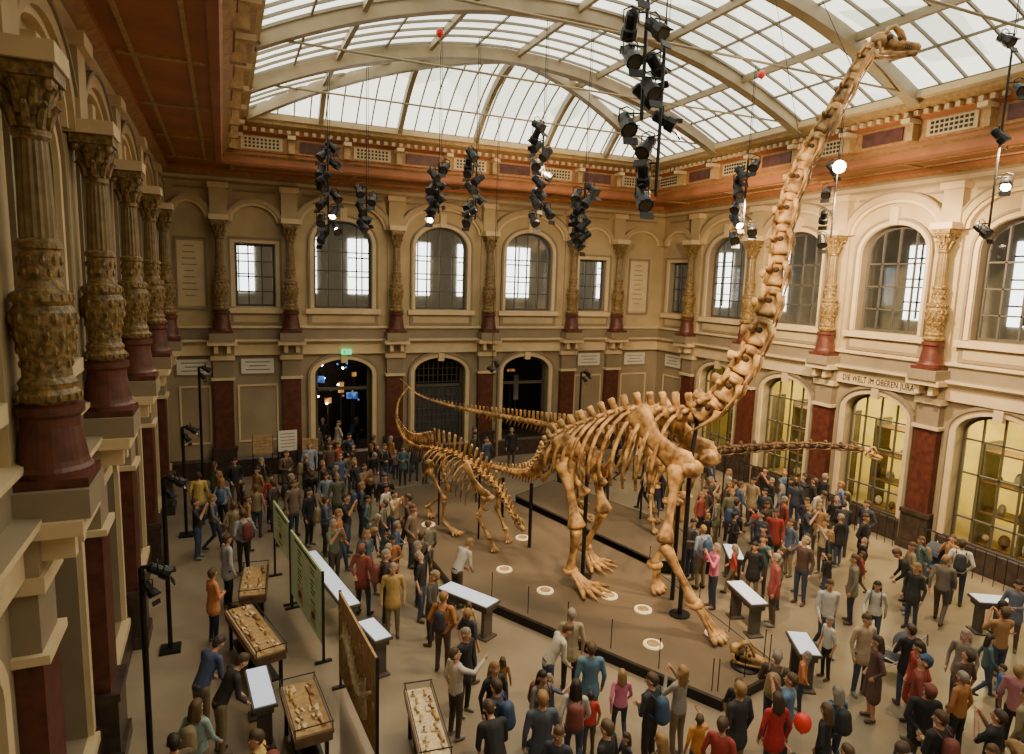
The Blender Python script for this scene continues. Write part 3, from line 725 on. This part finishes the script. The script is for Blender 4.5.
def spot(loc,to,e,ang=40,col=(1,.70,.38)):
    L=bpy.data.lights.new('exhibit_spotlight','SPOT');L.energy=e;L.spot_size=math.radians(ang);L.spot_blend=.6;L.color=col;L.shadow_soft_size=.12
    o=bpy.data.objects.new('exhibit_spotlight',L);C.objects.link(o);o.location=loc;o.rotation_euler=(Vector(to)-Vector(loc)).to_track_quat('-Z','Y').to_euler()
spot((6.6,8.8,10.5),(9.6,12.5,4.5),4200,46);spot((6.6,8.8,11.5),(11.2,11.2,9.5),3200,40);spot((14.4,15.5,10.3),(12,17,2.5),2200,50)
spot((4.5,21.5,10),(6.3,19,2.3),2200,40);spot((14.3,8.8,10),(10.5,11.5,4.5),2400,46);spot((8.6,17.6,10.5),(7,18.5,1.5),1800,45);spot((14.6,9,11.5),(12.3,11,12.5),900,40)
spot((15.6,13.3,10.8),(20,15.2,7),3900,110);spot((14.5,8.8,11),(20,10,7),3200,110);spot((14.4,15.7,10.5),(20,22,7),2800,110);spot((8.6,17.8,11.5),(8.6,27.7,7.5),3200,120);spot((14.3,9.2,10),(14.5,12,0),1900,80)
spot((6.4,9.2,9.6),(4.5,11.5,0),1500,80);spot((3.3,21.8,9.5),(1,15,0),1500,80)
P=bpy.data.lights.new('lamp_bulb','POINT');P.energy=200;P.color=(1,.75,.4);P.shadow_soft_size=.1
o=bpy.data.objects.new('lamp_bulb',P);C.objects.link(o);o.location=(15.8,13.55,11.3)
mb=MB();mb.ball((15.35,13.55,11.35),.17,'lampg',12);mb.tube([(15.35,13.55,11.5),(15.45,13.7,11.75)],.02,'black',5);mb.obj('lamp_bulb_globe')
# ------------------------------------------------------------ people
def omat(name,mode,cols=None,rough=.75,k=1.):
    m=bpy.data.materials.new(name);m.use_nodes=True;nt=m.node_tree;b=nt.nodes['Principled BSDF'];b.inputs['Roughness'].default_value=rough
    oi=nt.nodes.new('ShaderNodeObjectInfo')
    n=nt.nodes.new('ShaderNodeTexNoise');n.inputs['Scale'].default_value=9
    tc=nt.nodes.new('ShaderNodeTexCoord');nt.links.new(tc.outputs['Object'],n.inputs['Vector'])
    mp=nt.nodes.new('ShaderNodeMapRange');mp.inputs[3].default_value=.75;mp.inputs[4].default_value=1.2;nt.links.new(n.outputs['Fac'],mp.inputs[0])
    mul=nt.nodes.new('ShaderNodeVectorMath');mul.operation='SCALE';nt.links.new(mp.outputs[0],mul.inputs['Scale'])
    if mode=='obj': nt.links.new(oi.outputs['Color'],mul.inputs[0])
    else:
        ma=nt.nodes.new('ShaderNodeMath');ma.operation='MULTIPLY';ma.inputs[1].default_value=k;fr=nt.nodes.new('ShaderNodeMath');fr.operation='FRACT'
        nt.links.new(oi.outputs['Random'],ma.inputs[0]);nt.links.new(ma.outputs[0],fr.inputs[0])
        r=nt.nodes.new('ShaderNodeValToRGB');r.color_ramp.interpolation='CONSTANT'
        e=r.color_ramp.elements
        while len(e)<len(cols): e.new(.5)
        for i,c in enumerate(cols): e[i].position=i/len(cols);e[i].color=(*c,1)
        nt.links.new(fr.outputs[0],r.inputs[0]);nt.links.new(r.outputs[0],mul.inputs[0])
    nt.links.new(mul.outputs[0],b.inputs['Base Color']);M[name]=m
omat('clothing_top','obj');omat('clothing_trousers','r',[(.03,.04,.07),(.05,.07,.13),(.02,.02,.02),(.20,.15,.09),(.04,.055,.10),(.08,.06,.045)],k=7)
omat('hair','r',[(.05,.03,.02),(.10,.055,.025),(.02,.015,.01),(.26,.22,.17),(.28,.16,.06),(.07,.04,.02)],.6,k=13)
omat('skin','r',[(.55,.29,.17),(.50,.25,.145),(.59,.33,.21)],.55,k=5)
omat('shoes','r',[(.03,.02,.015),(.10,.06,.04),(.25,.24,.22)],.5,k=17)
omat('bag','r',[(.03,.03,.035),(.2,.05,.04),(.04,.08,.16),(.25,.19,.1)],.7,k=23)
M['eye']=mat('eye_white',(.8,.8,.78),.3,.02);M['pupil']=mat('eye_pupil',(.03,.02,.02),.3,.02);M['lips']=mat('lips',(.45,.15,.12),.5,.05)
LAB=['clothing_top','clothing_trousers','hair','skin','shoes','bag']
def cap_mesh(mb,a,b,ra,rb,sx=1.,seg=10):
    a,b=Vector(a),Vector(b);d=(b-a);L=d.length
    if L<1e-4: mb.ball(a,ra,'skin',seg,(sx,1,1));return
    d.normalize();P=[];Q=[]
    for t in(-1,-.85,-.5):P.append(a+d*ra*t);Q.append(ra*math.sqrt(max(.0004,1-t*t)))
    P.append(a);Q.append(ra);P.append(b);Q.append(rb)
    for t in(.5,.85,1):P.append(b+d*rb*t);Q.append(rb*math.sqrt(max(.0004,1-t*t)))
    mb.tube(P,Q,'skin',seg,sx,up=Vector((0,1,0)) if abs(d.y)<.9 else Vector((0,0,1)))
def person_mesh(name,pose,sex,longhair=False,skirt=False,pack=False,child=False,short=False,hat=False,coat=False):
    T=[]
    lean=pose.get('lean',0);turn=pose.get('turn',0)
    piv=V(0,0,.93)
    def U(p):
        p=Vector(p)-piv;c,s=math.cos(lean),math.sin(lean);p=V(p.x,p.y*c+p.z*s,-p.y*s+p.z*c);return p+piv
    def Hh(p):
        nk=V(0,.0,1.47);p=Vector(p)-nk;p=Matrix.Rotation(turn,3,'Z')@Matrix.Rotation(-pose.get('nod',.1),3,'X')@p;return U(p+nk)
    w=.185 if sex=='m' else .165;b=1. if sex=='m' else .9
    A=lambda l,p,q,ra,rb,sx=1.:T.append((l,Vector(p),Vector(q),ra,rb,sx))
    A(0,U((0,0,1.36)),U((0,0,1.18)),.115*b,.11*b,1.45);A(0,U((0,0,1.18)),(0,0,.92),.108*b,.122,1.3 if sex=='m' else 1.38)
    if coat: A(0,(0,0,.95),(0,0,.78),.128,.142,1.35)
    A(0,U((-w+.02,0,1.405)),U((w-.02,0,1.405)),.065*b,.065*b)
    A(3,U((0,0,1.42)),Hh((0,.01,1.53)),.055,.05)
    A(1,(0,0,.93),(0,0,.88),.118,.12,1.3)
    A(3,Hh((0,-.012,1.635)),Hh((0,.012,1.64)),.084,.08);A(3,Hh((0,.025,1.60)),Hh((0,.052,1.548)),.066,.04)
    A(3,Hh((0,.095,1.612)),Hh((0,.112,1.588)),.009,.016)
    for s in(-1,1):A(3,Hh((s*.086,0,1.615)),Hh((s*.09,-.005,1.59)),.02,.014)
    A(2,Hh((0,-.03,1.655)),Hh((0,.0,1.675)),.090,.084)
    A(2,Hh((0,-.05,1.63)),Hh((0,-.045,1.58)),.075,.06)
    if longhair:
        A(2,Hh((-.05,-.045,1.62)),Hh((-.07,-.06,1.45)),.055,.04);A(2,Hh((.05,-.045,1.62)),Hh((.07,-.06,1.45)),.055,.04);A(2,Hh((0,-.07,1.6)),Hh((0,-.085,1.42)),.06,.05)
    if hat:
        A(5,Hh((0,-.02,1.69)),Hh((0,.01,1.70)),.092,.088);A(5,Hh((-.05,.09,1.685)),Hh((.05,.09,1.685)),.03,.03)
    hands=[]
    for s,key in((-1,'L'),(1,'R')):
        sh=U((s*w,0,1.40));el,ha=pose.get(key,((s*.25,-.03,1.12),(s*.245,.06,.86)))
        el=U(el);ha=U(ha)
        A(0,sh,el,.058*b,.047*b)
        if short: A(0,sh,sh.lerp(el,.7),.062*b,.058*b)
        A(3 if short else 0,el,el.lerp(ha,.92),.044*b,.034*b)
        d=(ha-el).normalized();A(3,ha,ha+d*.06,.03,.033,1.);hands.append((ha+d*.07,d,s))
        hp=V(s*.088,0,.9);kn,an=pose.get('K'+key,((s*.10,.015,.50),(s*.105,-.02,.09)))
        kn,an=Vector(kn),Vector(an);lr=1. if sex=='m' else .95
        if skirt: A(0,hp,hp.lerp(kn,.95)+V(s*.01,0,0),.115,.13);A(3,kn,an,.055,.036)
        else: A(1,hp,kn,.09*lr,.062*lr);A(1,kn,an,.062*lr,.046*lr)
        A(4,an+V(0,-.02,-.035),an+V(s*.02,.13,-.05),.045,.036,1.)
    if pack: A(5,U((0,-.2,1.33)),U((0,-.22,1.08)),.10,.12,1.25)
    mb=MB()
    for l,p,q,ra,rb,sx in T: cap_mesh(mb,p,q,ra,rb,sx)
    ob=mb.obj('tmp');md=ob.modifiers.new('r','REMESH');md.mode='VOXEL';md.voxel_size=.017
    sm=ob.modifiers.new('s','SMOOTH');sm.iterations=2;sm.factor=.5
    dg=bpy.context.evaluated_depsgraph_get();dg.update();me=bpy.data.meshes.new_from_object(ob.evaluated_get(dg))
    vs=[v.co.copy() for v in me.vertices];fs=[tuple(p.vertices) for p in me.polygons]
    bpy.data.objects.remove(ob)
    out=MB();out.v=[tuple(v) for v in vs];out.f=fs
    for l in LAB: out.mi(l)
    TT=[(l,p,q-p,max(1e-9,(q-p).length_squared),ra,rb,sx) for l,p,q,ra,rb,sx in T]
    for f in fs:
        c=(vs[f[0]]+vs[f[2]])/2;best=9;bl=0
        for l,p,pq,l2,ra,rb,sx in TT:
            t=max(0,min(1,(c-p).dot(pq)/l2));dv=c-(p+pq*t)
            if sx>1.05: dv=Vector((dv.x/sx,dv.y,dv.z))
            d=dv.length-(ra+(rb-ra)*t)
            if d<best:best=d;bl=l
        out.m.append(bl)
    for ha,d,s in hands:
        sd=d.orthogonal().normalized() if abs(d.z)<.9 else V(0,1,0);sd=(sd-d*sd.dot(d)).normalized();nr=d.cross(sd)
        if nr.x*s>0:nr=-nr
        for i,(o,L) in enumerate(((-.026,.06),(-.009,.075),(.009,.07),(.026,.055))):
            p=ha+sd*o;out.tube([p-d*.02,p+d*L*.5+nr*.004,p+d*L*.85+nr*.022],[.0105,.009,.006],'skin',5)
        p=ha-d*.05+sd*.03;out.tube([p-sd*.01,p+sd*.02+d*.025,p+sd*.025+d*.055+nr*.01],[.012,.0105,.007],'skin',5)
    for s in(-1,1):
        e=Hh((s*.033,.083,1.622));out.ball(e,.0135,'eye',6);f_=Hh((s*.033,.095,1.622));out.ball(f_,.0075,'pupil',6)
        out.tube([Hh((s*.018,.092,1.645)),Hh((s*.05,.08,1.645))],.005,'hair',4)
    out.tube([Hh((-.025,.082,1.56)),Hh((0,.092,1.558)),Hh((.025,.082,1.56))],[.004,.008,.004],'lips',5)
    if pack:
        for s in(-1,1): out.tube([U((s*.1,-.12,1.40)),U((s*.11,.02,1.475)),U((s*.11,.115,1.36)),U((s*.12,.09,1.15)),U((s*.12,-.12,1.08))],.014,'bag',5)
    me2=bpy.data.meshes.new(name);me2.from_pydata(out.v,[],out.f)
    for k in out.mats: me2.materials.append(M[k])
    me2.polygons.foreach_set('material_index',out.m);me2.polygons.foreach_set('use_smooth',[True]*len(out.f));me2.update()
    return me2
PO=dict(
 stand={},
 walk={'KL':((-.10,.14,.52),(-.10,.20,.10)),'KR':((.10,.05,.50),(.10,-.27,.14)),'L':((-.24,-.12,1.13),(-.23,-.14,.88)),'R':((.24,.05,1.12),(.22,.22,.93))},
 fold={'L':((-.26,.02,1.14),(-.04,.2,1.12)),'R':((.26,.02,1.14),(.05,.22,1.10)),'turn':.4},
 photo={'L':((-.24,.14,1.2),(-.07,.25,1.50)),'R':((.24,.14,1.2),(.07,.25,1.50)),'nod':-.15},
 lean={'lean':.5,'L':((-.22,.14,1.14),(-.15,.34,1.05)),'R':((.22,.14,1.14),(.15,.34,1.05)),'nod':.3},
 point={'R':((.26,.2,1.30),(.22,.46,1.45)),'turn':-.5,'nod':-.2},
 look={'nod':-.35,'turn':.3,'L':((-.27,-.06,1.15),(-.12,-.12,.98)),'KR':((.13,.06,.50),(.16,.03,.09))},
 pocket={'L':((-.28,-.06,1.14),(-.17,.07,.95)),'R':((.28,-.06,1.14),(.17,.07,.95)),'turn':-.3})
VAR={'man':[],'woman':[],'boy':[],'girl':[]}
for p,kw in(('stand',dict(coat=True)),('walk',{}),('fold',dict(pack=True)),('photo',dict(short=True)),('lean',{}),('point',{}),('look',dict(hat=True,coat=True)),('pocket',dict(pack=True)),('pocket',dict(coat=True)),('stand',{})):
    VAR['man'].append(person_mesh('man',PO[p],'m',**kw))
for p,kw in(('stand',dict(longhair=True,coat=True)),('walk',dict(longhair=True,pack=True)),('fold',dict(coat=True)),('photo',dict(longhair=True)),('lean',dict(longhair=True)),('look',dict(short=True)),('pocket',dict(longhair=True,skirt=True)),('pocket',dict(coat=True)),('stand',{})):
    VAR['woman'].append(person_mesh('woman',PO[p],'f',**kw))
for p in('stand','point'): VAR['boy'].append(person_mesh('boy',PO[p],'f',short=True))
for p in('walk','look'): VAR['girl'].append(person_mesh('girl',PO[p],'f',longhair=True))
PAL=[(.018,.018,.02)]*9+[(.04,.045,.07)]*4+[(.07,.10,.17)]*2+[(.28,.21,.12)]*2+[(.55,.50,.42)]*2+[(.25,.05,.035),(.36,.045,.035),(.12,.12,.08),(.34,.18,.07),(.09,.055,.04),(.16,.15,.14),(.25,.30,.38),(.40,.16,.17),(.07,.13,.14),(.42,.33,.2),(.42,.17,.05),(.06,.05,.045),(.2,.14,.1)]
placed=[]
BL=[ob for ob in C.objects if ob.name.startswith(('touchscreen','fossil_','info_'))]
def inside(x,y,poly):
    r=False;n=len(poly)
    for i in range(n):
        (a,b),(c,d)=poly[i],poly[(i+1)%n]
        if (b>y)!=(d>y) and x<(c-a)*(y-b)/(d-b)+a:r=not r
    return r
def blocked(x,y,m=.3):
    for pl in(PL1,PL2):
        for k in range(9):
            q=m if k<8 else 0
            if inside(x+q*math.cos(k*.785),y+q*math.sin(k*.785),pl): return True
    for ob in BL:
        d=V(x,y,0)-ob.location;a=-ob.rotation_euler.z;lx=d.x*math.cos(a)-d.y*math.sin(a);ly=d.x*math.sin(a)+d.y*math.cos(a)
        bb=ob.bound_box;hx=max(c[0] for c in bb);hy=max(c[1] for c in bb)
        if abs(lx)<hx+m and abs(ly)<hy+m: return True
    for px_,py_ in((-1.25,10.8),(-1.25,14.9),(-1.25,21.7),(-.9,26.3),(13.9,24.5),(14.6,16.2),(16.2,15.1)):
        if (x-px_)**2+(y-py_)**2<.2: return True
    for px_,py_ in((12.75,8.6),(18.2,11.6)):
        if (x-px_)**2+(y-py_)**2<.5: return True
    return x<XL+.9 or x>XR-1. or y>YB-.8
def put(kind,x,y,ang=None,colr=None,idx=None,sc=None,z=0,md=.36):
    for a,b in placed:
        if (a-x)**2+(b-y)**2<md: return False
    placed.append((x,y));ms=VAR[kind];me=ms[idx if idx is not None else R.randrange(len(ms))]
    ob=bpy.data.objects.new(kind,me);C.objects.link(ob);ob.location=(x,y,z)
    if ang is None: ang=R.uniform(0,6.28)
    ob.rotation_euler=(0,0,ang)
    if sc is None: sc=R.uniform(.98,1.06) if kind=='man' else R.uniform(.92,.99) if kind=='woman' else R.uniform(.62,.8)
    ob.scale=(sc,sc,sc);c=colr or R.choice(PAL);ob.color=(*c,1);return True
def face(x,y,tx,ty): return math.atan2(ty-y,tx-x)-math.pi/2
K=[('man',-.9,22.5,.0,(.6,.42,.12),0),('woman',-.3,22.9,2,(.3,.1,.06),0),('man',.3,18.3,.5,(.3,.3,.3),7),('man',-.1,16.5,-1.2,(.4,.4,.42),0),('woman',-.4,14.9,-1.1,(.62,.25,.1),2),
('man',-.55,11.7,-.9,(.06,.08,.16),4),('man',-.25,11.1,-1.3,(.03,.03,.03),4),('woman',-.55,10.15,-.6,(.25,.36,.36),1),('man',-.8,9.35,.3,(.12,.09,.06),0),('man',.25,9.0,1.2,(.55,.42,.12),2),
('man',3.28,13.8,2.9,(.42,.28,.10),0),('man',3.9,10.7,-2.6,(.015,.015,.018),0),('man',4.0,13.2,.9,(.06,.06,.05),6),('man',6.05,10.6,-.4,(.33,.27,.17),0),('man',5.8,9.4,-.3,(.1,.2,.3),0),
('woman',5.05,8.6,-.5,(.5,.47,.42),1),('man',4.3,8.3,-.2,(.08,.09,.12),0),('man',6.25,8.2,.4,(.03,.03,.03),2),('girl',6.1,9.0,-.4,(.7,.2,.35),0),('woman',6.9,8.3,.2,(.3,.28,.25),3),
('man',7.35,7.4,.1,(.03,.03,.035),0),('woman',7.95,7.2,-.3,(.45,.03,.03),0),('man',8.45,7.45,.6,(.12,.22,.36),3),('woman',9.05,7.0,-.2,(.12,.2,.36),1),('man',11.5,8.45,2.9,(.45,.34,.22),0),
('man',12.1,9.85,2.6,(.62,.58,.52),1),('woman',13.9,12.2,1.4,(.6,.56,.48),5),('woman',11.0,7.8,1.0,(.12,.06,.05),6),('woman',14.95,9.85,1.6,(.03,.03,.03),0),('man',15.9,9.8,-1.2,(.16,.13,.10),1),('man',17.3,10.3,-1.,(.6,.57,.52),7),
('woman',16.3,8.4,1.9,(.12,.14,.2),2),('boy',13.4,6.95,.6,(.05,.16,.45),0),('woman',12.9,7.4,1.8,(.25,.2,.16),0),('woman',11.0,12.4,1.3,(.7,.16,.3),3),('man',11.9,11.2,1.,(.3,.06,.05),0),('girl',9.85,8.4,.6,(.6,.2,.08),1),
('man',13.8,10.6,.8,(.22,.19,.14),0),('woman',13.3,9.6,2.2,(.58,.54,.46),1),('man',18.6,15.1,1.,(.1,.15,.3),7),('boy',5.6,8.95,-.2,(.55,.04,.03),0),('boy',6.75,7.6,-.2,(.6,.25,.05),1),('boy',11.3,9.1,1.4,(.6,.56,.48),0),('boy',7.6,6.5,-.2,(.5,.05,.04),1)]
for k,x,y,a,c,i in K:
    done=False
    for r in range(0,8):
        for q in range(1 if r==0 else 10):
            xx=x+r*.1*math.cos(q*.63);yy=y+r*.1*math.sin(q*.63)
            if not blocked(xx,yy,.30) and put(k,xx,yy,a,c,i,md=.3): done=True;break
        if done: break
def crowd(poly,n,tgt,spread=.7,kids=.18):
    xs_=[p[0] for p in poly];ys_=[p[1] for p in poly];c=0;t=0
    while c<n and t<n*40:
        t+=1;x=R.uniform(min(xs_),max(xs_));y=R.uniform(min(ys_),max(ys_))
        if not inside(x,y,poly) or blocked(x,y): continue
        k=R.choices(('man','woman','boy','girl'),(.46,.38,kids/2,kids/2))[0]
        a=face(x,y,*tgt)+R.gauss(0,spread) if R.random()<.75 else None
        if put(k,x,y,a): c+=1
crowd([(-1.2,24),(2.4,24.6),(3.2,27),(6,26.7),(7.8,26.5),(8.5,24.8),(4.7,23.8),(4.7,19.3),(2.9,18.5),(1.3,19.8),(-.8,22.4)],58,(7,18),1.)
crowd([(1.95,16.5),(3.0,18.2),(4.8,19.2),(4.9,15.2),(5.3,13.9),(4.4,11.8),(3.9,11.9),(3.2,13.5),(2.7,13.7)],25,(8,14),.8)
crowd([(3.3,10.8),(4.2,12.0),(5.2,10.7),(7.3,8.2),(6.4,6.4),(3.4,8.0)],22,(8.5,13),.7)
crowd([(7,7.9),(8.6,8.2),(9.3,7.4),(8.0,5.9),(6.2,6.7)],7,(9,12),.7)
crowd([(12.6,14.4),(13.5,16.2),(16.8,18.2),(18.9,16.2),(18.6,14.0),(15.6,11.6),(14.2,11.4),(12.5,11.6),(11.5,11.0),(11.2,12.5),(11.5,14.0)],52,(9,13),1.)
crowd([(10.3,6.9),(11.0,8.0),(12.5,7.9),(15.2,8.0),(14,6.2),(10.4,4.6),(8.8,5.4)],19,(9,13),1.1)
crowd([(11.9,22.6),(13.4,17.8),(17.5,19),(18.8,22),(15,26),(9,26.5),(9.2,24.2)],30,(11,19),1.)
crowd([(14,10.8),(18,12),(18.3,9),(15.5,8.6)],4,(10,12),1.5)
for _ in range(6): put('man' if _%2 else 'woman',R.uniform(3.5,5.5),R.uniform(28.4,30),R.uniform(0,6))
crowd([(-1.0,21.5),(1.0,19.3),(.6,17.6),(-.9,19)],4,(7,18),1.)
# strollers
def stroller(x,y,a):
    mb=MB()
    for sx in(-.25,.25):
        for yy in(-.3,.35):
            mb.tube([(sx-.02,yy,.1),(sx+.02,yy,.1)],[.1,.1],'black',14);mb.tube([(sx-.025,yy,.1),(sx+.025,yy,.1)],[.04,.04],'white',10)
        mb.tube([(sx,.35,.12),(sx,0,.45),(sx,-.35,.8),(sx,-.5,1.0)],.014,'white',6);mb.tube([(sx,-.3,.12),(sx,0,.45),(sx,.2,.5)],.014,'white',6)
    mb.tube([(-.25,-.5,1.0),(.25,-.5,1.0)],.018,'black',6)
    mb.box((0,.05,.42),(.42,.4,.07),'fabric');mb.box((0,-.2,.65),(.42,.06,.5),'fabric',0,Matrix.Rotation(.35,3,'X'))
    mb.box((0,.3,.3),(.4,.06,.25),'fabric')
    for i in range(5):
        t0=i/5*1.5;t1=(i+1)/5*1.5
        mb.quad([(-.23,-.3+.4*math.sin(t0),.72+.3*math.cos(t0)),(.23,-.3+.4*math.sin(t0),.72+.3*math.cos(t0)),(.23,-.3+.4*math.sin(t1),.72+.3*math.cos(t1)),(-.23,-.3+.4*math.sin(t1),.72+.3*math.cos(t1))],'fabric')
    ob=mb.obj('stroller');ob.location=(x,y,0);ob.rotation_euler=(0,0,a)
stroller(12.75,8.6,.6);stroller(18.2,11.6,1.5)
def balloon(x,y,z,zs,r=.15):
    mb=MB();mb.ball((x,y,z),r,'balloon',16,(1,1,1.2));mb.tube([(x,y,z-r*1.13),(x,y,z-r*1.35)],[.01,.025],'balloon',8);mb.tube([(x,y,z-r*1.2),(x+.03,y,(z+zs)/2),(x,y,zs)],.003,'white',4);mb.obj('balloon',True)
balloon(7.6,6.4,1.75,1.0,.125);balloon(5.3,17.5,14.3,13.6,.1);balloon(14.2,15.5,14.05,13.4,.1)
# ------------------------------------------------------------ world, camera
w=bpy.data.worlds.new('World');bpy.context.scene.world=w;w.use_nodes=True
w.node_tree.nodes['Background'].inputs[0].default_value=(.95,.68,.36,1);w.node_tree.nodes['Background'].inputs[1].default_value=.38  # warm background added as soft fill through the open front
cam=bpy.data.cameras.new('camera');co=bpy.data.objects.new('camera',cam);C.objects.link(co)
cam.sensor_width=36;cam.lens=663/1024*36;cam.clip_start=.05;cam.clip_end=200
vX=Vector((1538,47,-663)).normalized();vY=Vector((-289,104,-663)).normalized();vZ=vX.cross(vY).normalized();vY=vZ.cross(vX)
co.matrix_world=Matrix(((*vX,0),(*vY,0),(*vZ,8),(0,0,0,1)))
bpy.context.scene.camera=co
